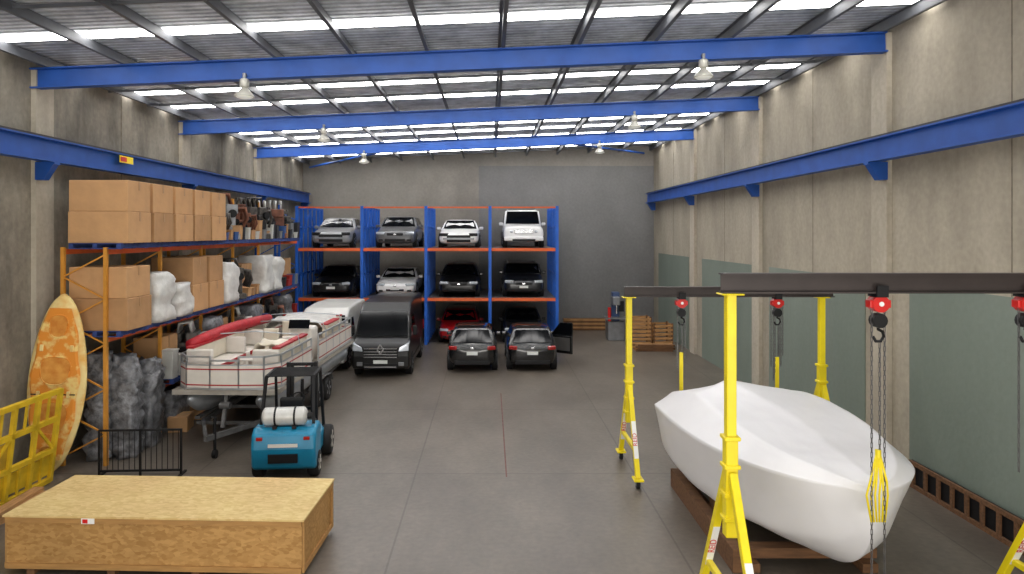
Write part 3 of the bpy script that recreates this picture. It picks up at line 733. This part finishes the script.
# ------------------------------------------------------------ forklift
r=thing('forklift','teal forklift with a gas bottle, rear side showing','forklift',(-4.38,15.2,0),math.radians(5))
fw=.66
cw=[(-1.02,.3),(-1.08,.7),(-1.02,1.0),(-.85,1.1),(-.3,1.1),(-.3,.26),(-.9,.22)]
fixn(MB().extr(cw,-fw,fw).obj('counterweight',TEAL,r,bevel=.12,seg=3))
MB().bx(-.58,.58,-.35,.95,.28,.66).obj('chassis',TEAL,r,bevel=.04)
MB().bx(-.5,.5,-.4,.2,.66,1.02).obj('engine_cover',BLKP,r,bevel=.05)
MB().bx(-.3,.3,-1.1,-1.06,.42,.6).obj('rear_grille',BLKP,r)
MB().bx(-.27,.27,-.15,.35,1.02,1.14).obj('seat',BLACK,r,bevel=.05)
MB().cb((0,-.15,1.35),(.5,.12,.45),rot=Matrix.Rotation(.15,3,'X')).obj('backrest',BLACK,r,bevel=.05)
mb=MB(); mb.cyl((-.4,-.76,1.31),(.36,-.76,1.31),.19,n=20); mb.ell((.36,-.76,1.31),(.1,.19,.19)); mb.ell((-.4,-.76,1.31),(.1,.19,.19)); mb.obj('gas_bottle',mat('bottle_alu',(200,200,196),.35,.2,.1,4),r,label='silver white gas bottle')
for x in (-.2,.2):
    MB().cyl((x-.02,-.76,1.31),(x+.02,-.76,1.31),.2,n=20).bx(x-.04,x+.04,-.95,-.6,1.08,1.15).obj('bottle_bracket',BLKP,r)
MB().cyl((.44,-.76,1.31),(.54,-.76,1.31),.07,n=12).obj('bottle_valve',BLKP,r)
mb=MB()
for s in (-1,1):
    mb.beam((s*.55,-.62,1.05),(s*.5,-.35,2.05),.06,.06); mb.beam((s*.54,.85,.6),(s*.5,.55,2.05),.06,.06); mb.beam((s*.5,-.35,2.05),(s*.5,.55,2.05),.06,.06)
for k in range(8): mb.beam((-.5,-.33+k*.125,2.07),(.5,-.33+k*.125,2.07),.035,.035)
mb.obj('overhead_guard',BLKP,r)
mb=MB()
for s in (-1,1):
    mb.beam((s*.32,1.1,.1),(s*.32,1.1,2.1),.08,.12); mb.beam((s*.23,1.1,.12),(s*.23,1.1,2.05),.06,.1)
for z in (.3,1.0,2.05): mb.beam((-.32,1.1,z),(.32,1.1,z),.07,.07)
mb.cyl((0,1.08,.2),(0,1.08,1.7),.04)
mb.obj('mast',BLKP,r)
for s in (-1,1): MB().bx(s*.25-.06,s*.25+.06,1.2,2.1,.08,.12).bx(s*.25-.06,s*.25+.06,1.18,1.23,.08,.6).obj('fork',DARKST,r)
MB().bx(-.45,.45,1.16,1.2,.4,.5).obj('fork_carriage',DARKST,r)
mb=MB(); mb.tube([(.15*math.cos(a*math.pi/8),.55+.06*math.sin(a*math.pi/8),1.35+.14*math.sin(a*math.pi/8)) for a in range(17)],.014); mb.cyl((0,.58,1.34),(0,.75,.9),.03); mb.obj('steering_wheel',BLACK,r)
for s in (-1,1):
    wheel(r,s*.62,.8,.34,.24,s,WHITEP); wheel(r,s*.57,-.62,.27,.22,s,WHITEP)
    MB().cb((s*.48,-1.07,.92),(.13,.04,.07)).obj('taillight',TAIL,r,bevel=.01)
MB().cb((0,-1.09,.78),(.6,.012,.07)).obj('name_strip',WHITEP,r)

# ------------------------------------------------------------ pontoon boat + trailer
PL=7.9; PX,PY=-6.42,16.4; prot=math.radians(-2)
r=thing('boat_trailer','galvanised twin axle boat trailer under the pontoon boat','trailer',(PX,PY,0),prot)
mb=MB()
for s in (-1,1): mb.beam((s*.75,.6,.5),(s*.75,7.5,.5),.08,.12); mb.beam((s*.75,.6,.5),(0,-.9,.5),.08,.12); mb.beam((s*.85,.5,.6),(s*.85,7.5,.6),.12,.07)
for y in (.6,2.2,3.8,5.2,6.5): mb.beam((-.9,y,.46),(.9,y,.46),.08,.08)
mb.obj('chassis',GALV,r)
for s in (-1,1):
    for y in (4.0,4.85): wheel(r,s*1.14,y,.36,.22,s)
    mb=MB(); pts=[(3.6,.55),(3.75,.78),(4.4,.84),(5.1,.78),(5.25,.55)]
    for a,b2 in zip(pts,pts[1:]): mb.beam((s*1.14,a[0],a[1]),(s*1.14,b2[0],b2[1]),.28,.02)
    mb.obj('mudguard',GALV,r)
mb=MB(); mb.cyl((.12,-.7,.12),(.12,-.7,.95),.035); mb.beam((.12,-.7,.95),(.12,-.9,.98),.03,.03); mb.cyl((.08,-.7,.1),(.16,-.7,.1),.1); mb.obj('jockey_wheel',BLKP,r)
mb=MB(); mb.beam((0,.0,.5),(0,.25,1.25),.08,.08); mb.cyl((-.12,.15,1.0),(.12,.15,1.0),.09); mb.obj('winch_post',GALV,r)
r=thing('pontoon_boat','white and maroon pontoon boat sitting on a trailer','boat',(PX,PY,.64),prot)
for s in (-1,1):
    rings=[]
    for y,k,dz in ((.05,.05,.2),(.25,.5,.12),(.6,.85,.04),(1.0,1,0),(PL-.3,1,0),(PL-.1,.9,0)):
        rings.append([(s*.85+.3*k*math.cos(2*math.pi*j/18),y,.32+dz+.3*k*math.sin(2*math.pi*j/18)) for j in range(18)])
    fixn(MB().loft(rings).obj('pontoon',ALU,r,label='aluminium pontoon tube'))
MB().bx(-1.29,1.29,.1,PL,.62,.74).obj('deck',mat('deck_grey',(158,152,142),.7,0,.1,4),r,label='grey deck with pale edge trim')
FH=.74
def fence(p,q,h=FH):
    p=V(p);q=V(q)
    a=p+V((0,0,.32));b_=q+V((0,0,.32))
    MB().beam(a,b_,.03,.54).obj('fence_panel',WHITEP,r)
    mb=MB(); mb.beam(p+V((0,0,h+.06)),q+V((0,0,h+.06)),.045,.045); mb.beam(p+V((0,0,.03)),q+V((0,0,.03)),.05,.05); mb.beam(p+V((0,0,.6)),q+V((0,0,.6)),.035,.03)
    n_=max(1,int((q-p).length/.7))
    for i in range(n_+1):
        t_=p.lerp(q,i/n_); mb.beam(t_,t_+V((0,0,h+.06)),.04,.04)
    mb.obj('rail',ALU,r)
    for zz in (.12,.5): MB().beam(p+V((0,0,zz)),q+V((0,0,zz)),.046,.03).obj('stripe',MARO,r,label='thin maroon stripe along the panel')
z=.74
fence((-.95,.15,z),(-.35,.1,z)); fence((.35,.1,z),(.95,.15,z)); fence((-1.25,.5,z),(-.95,.15,z)); fence((.95,.15,z),(1.25,.5,z))
fence((-.35,.1,z),(.35,.1,z),.65)
fence((1.25,.5,z),(1.25,3.0,z)); fence((1.25,3.7,z),(1.25,PL-.2,z)); fence((-1.25,.5,z),(-1.25,PL-.2,z)); fence((-1.25,PL-.2,z),(1.25,PL-.2,z))
def bench(x0,x1,y0,y1,back=None,m=CREAM):
    MB().bx(x0,x1,y0,y1,z,z+.45).obj('bench_seat',WHITEP,r,bevel=.06)
    if back:
        MB().bx(back[0],back[1],back[2],back[3],z+.45,z+.95).obj('backrest',m,r,bevel=.06)
        MB().bx(back[0]-.01,back[1]+.01,back[2]-.01,back[3]+.01,z+.91,z+.96).obj('seat_piping',MARO,r,label='maroon backrest edging')
bench(-1.17,-.5,.6,2.6,(-1.17,-1.0,.6,2.6)); bench(.5,1.17,.6,1.7,(1.0,1.17,.6,1.7)); bench(.5,1.17,1.8,2.9,(1.0,1.17,1.8,2.9))
bench(-1.17,-.5,2.7,3.9,(-1.17,-1.0,2.7,3.9)); bench(-1.17,-.5,4.0,5.9,(-1.17,-1.0,4.0,5.9)); bench(.3,1.17,5.0,6.4,(.98,1.17,5.0,6.4)); bench(-1.0,1.0,6.8,7.5,(-1,1,7.3,7.45))
for yb_ in (.55,1.68,2.72): MB().bx(.5,1.17,yb_,yb_+.12,z+.45,z+.9).obj('armrest',WHITEP,r,bevel=.04)
for yb_ in (.55,2.6,3.93): MB().bx(-1.17,-.5,yb_,yb_+.12,z+.45,z+.9).obj('armrest',WHITEP,r,bevel=.04)
for x0,x1,y0,y1 in ((-.5,-.46,.6,2.6),(.46,.5,.6,2.8),(-.5,-.46,3.0,5.4),(.26,.3,5.0,6.4)):
    MB().bx(x0,x1,y0,y1,z+.34,z+.44).obj('seat_piping',MARO,r,label='maroon seat edging')
MB().bx(.35,1.05,3.7,4.4,z,z+1.0).obj('helm_console',WHITEP,r,bevel=.08)
MB().cb((.7,3.65,z+1.12),(.6,.03,.26),rot=Matrix.Rotation(-.4,3,'X')).obj('windscreen',GLASS,r)
MB().cyl((0,1.7,z),(0,1.7,z+.45),.04).cyl((0,1.7,z+.45),(0,1.7,z+.48),.3).obj('deck_table',WHITEP,r)
for c in ((-.1,3.4),(-.1,5.0)): MB().bx(c[0]-.22,c[0]+.22,c[1]-.2,c[1]+.2,z+.3,z+.48).bx(c[0]-.22,c[0]+.22,c[1]+.14,c[1]+.24,z+.48,z+1.0).cyl((c[0],c[1],z),(c[0],c[1],z+.3),.05).obj('captain_chair',CREAM,r,bevel=.03)
mb=MB(); mb.tube([(-1.22,.9,z+.95),(-1.14,1.6,z+1.04),(-1.06,2.5,z+1.1),(-.98,3.4,z+1.12),(-.9,4.4,z+1.1),(-.85,5.4,z+1.06)],.14,10); mb.obj('folded_canopy',REDV,r,label='long rolled red fabric canopy')
for y,t2 in ((2.0,.1),(4.6,-.1),(6.4,.1)):
    MB().tube([(-1.25,y,z+.78),(-1.15,y+t2,z+1.05),(0,y+t2,z+1.13),(1.15,y+t2,z+1.05),(1.25,y,z+.78)],.018,6).obj('canopy_bow',ALU,r)
def sheet(y0,n_,x0,dx,hh,sd_,m=WRAPW):
    rr=[]
    for i in range(n_):
        y=y0+i*.2; rr.append([(x0+dx*j,y,z+hh+.14*noise.noise(V((i*.5,j*.7,sd_)))+ (.0 if j not in (0,9) else -.3)) for j in range(10)])
    mb=MB(); mb.loft(rr,closed=False,cap=False); o=mb.obj('seat_cover',m,r,smooth=True)
    sm=o.modifiers.new('s','SOLIDIFY'); sm.thickness=.03
sheet(5.3,11,-1.0,.22,1.0,3); sheet(.9,5,.35,.085,.98,9,CREAM)

# ------------------------------------------------------------ shrink wrapped boat
r=thing('motor_boat','large motor boat covered in taut white shrink wrap on timber bearers','boat',(5.0,11.6,.0),0)
ST=[ # y, keel z, xc,zc, xg,zg, xs,zs, ridge x, ridge z
(-2.72,1.38,.05,1.5,.16,1.86,.11,1.91,0,1.93),
(-2.56,.98,.20,1.20,.50,1.86,.34,1.95,0,1.98),
(-2.30,.70,.38,1.00,.78,1.85,.54,1.99,0,2.02),
(-1.85,.46,.68,.87,1.08,1.82,.78,2.03,0,2.07),
(-1.25,.35,.95,.77,1.31,1.79,.97,2.08,0,2.13),
(-.6,.31,1.18,.70,1.48,1.76,1.08,2.12,-.0,2.18),
(.1,.30,1.32,.67,1.57,1.73,1.12,2.15,-.1,2.23),
(.8,.30,1.40,.65,1.61,1.70,1.12,2.16,-.3,2.32),
(1.35,.30,1.42,.65,1.62,1.67,1.1,2.14,-.5,2.42),
(1.9,.30,1.42,.65,1.61,1.65,1.12,2.06,-.35,2.26),
(2.5,.32,1.40,.67,1.59,1.62,1.2,1.92,-.1,2.02),
(2.68,.36,1.38,.70,1.56,1.6,1.2,1.86,0,1.95)]
rings=[]
for y,kz,xc,zc,xg,zg,xs_,zs,rx_,rz in ST:
    row=[(0,y,kz),(xc*.55,y,kz+(zc-kz)*.45),(xc,y,zc),(xc*.45+xg*.55,y,zc*.45+zg*.55+.0),(xg,y,zg),(xs_*.5+xg*.5,y,(zs+zg)/2-.01),(xs_,y,zs),(xs_*.5+rx_*.5,y,(zs+rz)/2-.015),(rx_,y,rz)]
    left=[(-p[0],p[1],p[2]) for p in row[1:7]]
    lm=(-xs_*.5+rx_*.5,y,(zs+rz)/2-.015)
    rings.append(row+[lm]+left[::-1])
o=fixn(MB().loft(rings).obj('wrapped_hull',SHRINK,r,sub=3,label='white shrink wrap film stretched over the hull'))
nr=len(rings[0]); me=o.data
at=me.attributes.new('crease_edge','FLOAT','EDGE')
crv={0:.6,2:.4,4:1.0,6:.55,8:.7,10:.55,12:1.0,14:.4}
for e in me.edges:
    a,b_=e.vertices; ia,ja=divmod(a,nr); ib,jb=divmod(b_,nr)
    if ja==jb: at.data[e.index].value=crv.get(ja,0)
    elif ia==ib and ia==len(rings)-1: at.data[e.index].value=.8
    elif ia==ib and ia==8 and 5<=ja<=11 and 5<=jb<=11: at.data[e.index].value=.5
tx=bpy.data.textures.new('wr','CLOUDS'); tx.noise_scale=.5; tx.noise_depth=2
d=o.modifiers.new('disp','DISPLACE'); d.texture=tx; d.strength=.025; d.mid_level=.5
r2=thing('boat_cradle','low dark timber bearers and blocks under the wrapped boat','cradle',(5.0,11.6,0),0)
for y in (-.9,.6,2.1): MB().bx(-1.15,1.0,y-.12,y+.12,0.14,.3).obj('bearer',WOODD,r2,bevel=.01)
for x in (-1.0,.8): MB().bx(x-.12,x+.12,-1.2,2.4,0,.14).obj('runner',WOODD,r2,bevel=.01)
MB().bx(-1.3,-1.12,-1.2,2.4,.0,.36).obj('side_timber',WOODD,r2,bevel=.01)
for s in (-1,1):
    for y in (.6,2.1):
        MB().bx(s*.9-.14,s*.9+.1,y-.14,y+.14,.3,.5).obj('block',WOODD,r2,bevel=.01)

# ------------------------------------------------------------ gantries
def aframe(parent,x,H,sp):
    e=thing_part('a_frame',parent,(x,0,0))
    zj=H*.5
    mb=MB(); mb.bx(-.06,.06,-.06,.06,zj-.5,H); mb.bx(-.075,.075,-.075,.075,zj-.8,zj+.45)
    for z in (zj+.4,zj+.05,zj-.3,zj-.6): mb.bx(-.1,.1,-.1,.1,z,z+.05)
    mb.bx(-.14,.14,-.12,.12,H-.02,H)
    mb.obj('mast',YEL,e,bevel=.008,seg=1)
    mb=MB()
    for s in (-1,1):
        mb.beam((0,s*sp,.2),(0,s*.08,zj),.1,.1)
        mb.bx(-.1,.1,s*sp-.14,s*sp+.14,.17,.21)
    mb.beam((0,-sp*.72,.7),(0,sp*.72,.7),.08,.08)
    mb.obj('leg_frame',YEL,e,bevel=.008,seg=1)
    for s in (-1,1):
        c=thing_part('caster',e,(0,s*sp,0))
        MB().cyl((-.035,0,.09),(.035,0,.09),.09,n=18).obj('caster_wheel',BLACK,c)
        MB().bx(-.055,-.04,-.04,.04,.07,.17).bx(.04,.055,-.04,.04,.07,.17).bx(-.055,.055,-.05,.05,.155,.17).obj('caster_fork',GREYM,c)
    for s in (-1,1):
        a=V((0,s*sp,.2)); b2=V((0,s*.08,zj)); d_=(b2-a).normalized()
        mid=a.lerp(b2,.4)
        nrm=V((0,-d_.z,d_.y))
        if nrm.y>0: nrm=-nrm
        c0=mid+nrm*.053
        R=Matrix(((1,0,0),(0,d_.y,nrm.y),(0,d_.z,nrm.z)))
        MB().cb(c0,(.09,.75,.004),rot=R).obj('sticker',STK,e)
        M=Matrix.Identity(4); ty=nrm.cross(d_)
        for i in range(3):
            M[i][0]=d_[i]; M[i][1]=ty[i]; M[i][2]=nrm[i]; M[i][3]=(c0+nrm*.003)[i]
        text('REID',.125,M,e,RED)
    return e
def gantry(lab,y,x0,x1,H,bh,sp,ov=.25,ovr=.25):
    g=thing('gantry_crane',lab,'gantry crane',(0,y,0))
    MB().ibeam((x0-ov,0,H+bh/2),(x1+ovr,0,H+bh/2),.16,bh,.02).obj('cross_beam',DARKST,g,label='dark steel I beam')
    aframe(g,x0,H,sp); aframe(g,x1,H,sp)
    return g
gantry('yellow mobile gantry crane standing at the bow of the wrapped boat',8.5,2.99,7.16,4.44,.25,1.15,.12,.3)
gantry('yellow mobile gantry crane standing at the stern of the wrapped boat',14.75,3.0,7.16,3.8,.22,.9,.1,.25)
def hoist(x,y,zt,zh,sl,loop=True,bundle=False):
    h=thing('chain_hoist','red chain hoist hanging from a gantry beam','hoist',(x,y,zt),group='red chain hoists')
    mb=MB(); mb.bx(-.07,.07,-.11,-.085,-.02,.1); mb.bx(-.07,.07,.085,.11,-.02,.1); mb.bx(-.07,.07,-.11,.11,-.045,-.02); mb.cyl((0,0,-.1),(0,0,-.04),.025)
    mb.obj('trolley',BLKP,h)
    mb=MB(); mb.cyl((0,-.075,-.13),(0,.075,-.13),.105,n=20); mb.bx(-.13,.13,-.06,.06,-.18,-.08); mb.obj('hoist_body',RED,h,bevel=.01)
    MB().cyl((0,-.085,-.13),(0,-.07,-.13),.03).obj('name_disc',STK,h)
    L=zt-zh
    def chain(name,dx,z0,z1):
        mb=MB(); n_=int((z0-z1)/.06)
        for i in range(n_):
            z=z0-i*.06
            if i%2==0: mb.bx(dx-.014,dx-.006,-.004,.004,z-.07,z); mb.bx(dx+.006,dx+.014,-.004,.004,z-.07,z)
            else: mb.bx(dx-.004,dx+.004,-.014,-.006,z-.07,z); mb.bx(dx-.004,dx+.004,.006,.014,z-.07,z)
        return mb.obj(name,CHAIN,h,label='steel link chain')
    chain('load_chain',0,-.22,-.3)
    mb=MB(); mb.bx(-.065,.065,-.05,.05,-.41,-.28); mb.cyl((0,-.06,-.34),(0,.06,-.34),.09)
    mb.tube([(0,0,-.41),(0,0,-.45),(.055,0,-.48),(.07,0,-.54),(.03,0,-.6),(-.03,0,-.6),(-.065,0,-.54)],.02,8)
    mb.obj('hook',BLKP,h)
    chain('hand_chain',-.08,-.18,-L); chain('hand_chain',.08,-.18,-L+.25)
    if bundle:
        for dx,l2 in ((-.13,.25),(-.045,.1),(.045,.35),(.12,.5)): chain('spare_chain',dx,-.18,-L+l2)
    chain('load_chain',.02,-.62,-sl[0] if sl else -L)
    if sl:
        mb=MB(); z0,z1=-sl[0],-sl[1]
        if loop:
            for k in range(6):
                dx=(k-2.5)*.028; mb.tube([(dx*.3,0,z0),(dx*1.4,-.02*(k%2),z0*.6+z1*.4),(dx*1.9,.02,(z0+z1)/2-.1),(dx*1.2,0,z1)],.014,6)
            mb.cyl((0,0,z0-.05),(0,0,z0+.05),.035)
        else:
            mb.bx(-.04,.04,-.01,.01,z1,z0)
        mb.obj('lifting_sling',YEL,h,label='yellow webbing lifting sling')
    return h
hoist(4.83,8.5,4.44,.3,(2.0,2.85))
hoist(6.66,8.5,4.44,2.2,None)
hoist(4.13,14.75,3.8,2.2,(1.2,2.1),False)
hoist(6.2,14.75,3.8,2.0,(1.3,2.1),False,True)

# ------------------------------------------------------------ timber ladder by right wall, back clutter
r=thing('timber_ladder_frame','long timber ladder frame lying on edge against the wall','ladder',(8.6,0,0))
for z in (.04,.5): MB().beam((0,7.5,z),(0,14.0,z),.05,.08).obj('rail',WOODD,r)
for k in range(17): MB().bx(-.02,.02,7.6+k*.39,7.68+k*.39,.05,.5).obj('rung',WOODD,r)
MB().bx(.04,.06,7.5,14.0,0,.54).obj('backing_board',BLKP,r)
for k in range(6):
    for j in range(2):
        MB().bx(-1.1,1.1,-.1,.1,0,.1).obj('timber_beam',WOOD if (k+j)%2 else WOODD,loc=(5.0,36.2+.22*j,.1*k),label='sawn timber beam stacked along the back wall',category='timber',group='timber stack at the back wall')
r=thing('workshop_machine','grey and blue workshop machine with red parts near the back wall','machine',(6.05,33.0,0))
MB().bx(-.4,.4,-.35,.35,0,.9).obj('base_cabinet',GREYM,r,bevel=.03)
MB().bx(-.15,.2,-.1,.3,.9,2.3).obj('column',mat('machine_blue',(60,80,120),.5,0,.1,3),r,bevel=.03)
MB().bx(-.2,.15,-.5,.2,1.7,2.1).obj('head',GREYM,r,bevel=.04)
MB().cyl((0,-.35,1.3),(0,-.35,1.7),.05).obj('spindle',CHROME,r)
MB().bx(-.5,.5,-.5,.2,1.05,1.12).obj('work_table',GREYM,r)
MB().cyl((-.35,-.4,.95),(-.35,-.4,1.6),.08).obj('red_fitting',RED,r)
MB().bx(.1,.35,-.4,-.3,1.4,1.9).obj('control_panel',BLKP,r)
def slat(x,y,w,dp,hh,rot,lab):
    r=thing('slatted_crate',lab,'crate',(x,y,0),rot,group='slatted timber crates')
    for sx in (-1,1):
        for sy in (-1,1): MB().bx(sx*w/2-.035,sx*w/2+.035,sy*dp/2-.035,sy*dp/2+.035,0,hh).obj('post',WOODD,r)
    n_=int(hh/.17)
    for i in range(n_):
        z=.03+i*hh/n_
        for sy in (-1,1): MB().bx(-w/2,w/2,sy*(dp/2+.045)-.01,sy*(dp/2+.045)+.01,z,z+.1).obj('slat',WOOD,r)
        for sx in (-1,1): MB().bx(sx*(w/2+.045)-.01,sx*(w/2+.045)+.01,-dp/2,dp/2,z,z+.1).obj('slat',WOOD,r)
    MB().bx(-w/2,w/2,-dp/2,dp/2,.0,.04).obj('base_board',WOODD,r)
slat(6.75,30.9,.85,.8,1.4,0,'tall slatted timber crate standing near the wall'); slat(7.75,31.0,.8,.8,1.1,.05,'lower slatted timber crate beside the taller one')
R=random.Random(4)
for k in range(12):
    MB().bx(-.8,.8,-.06,.06,0,.07).obj('timber_offcut',WOOD if k%3 else WOODD,loc=(7.2+R.uniform(-.08,.08),29.75+.14*(k%3),.075*(k//3)),rot=R.uniform(-.04,.04),label='timber offcut stacked in a pile near the wall',category='timber',group='timber offcut pile')

# ------------------------------------------------------------ light
w=bpy.data.worlds.new('w'); S.world=w; w.use_nodes=True
w.node_tree.nodes['Background'].inputs[0].default_value=(1,.97,.91,1)
w.node_tree.nodes['Background'].inputs[1].default_value=.82
def area(loc,rot,sx,sy,e,col):
    a=bpy.data.lights.new('ceiling_fill','AREA'); a.shape='RECTANGLE'; a.size=sx; a.size_y=sy; a.energy=e; a.color=col
    o=bpy.data.objects.new('ceiling_fill',a); COL.objects.link(o); o.location=loc; o.rotation_euler=rot
area((0,-1,2.2),(math.radians(108),0,0),14,3.6,900,(1,.96,.9))  # added fill lamp behind the camera, tilted up to brighten ceiling and far end

cam=bpy.data.cameras.new('cam'); co=bpy.data.objects.new('camera',cam); COL.objects.link(co)
co.location=(0,0,5.2); co.rotation_euler=(math.pi/2,0,0)
cam.sensor_width=36; cam.lens=683/1024*36; cam.shift_x=22/1024; cam.shift_y=-55/1024; cam.clip_end=200
S.camera=co
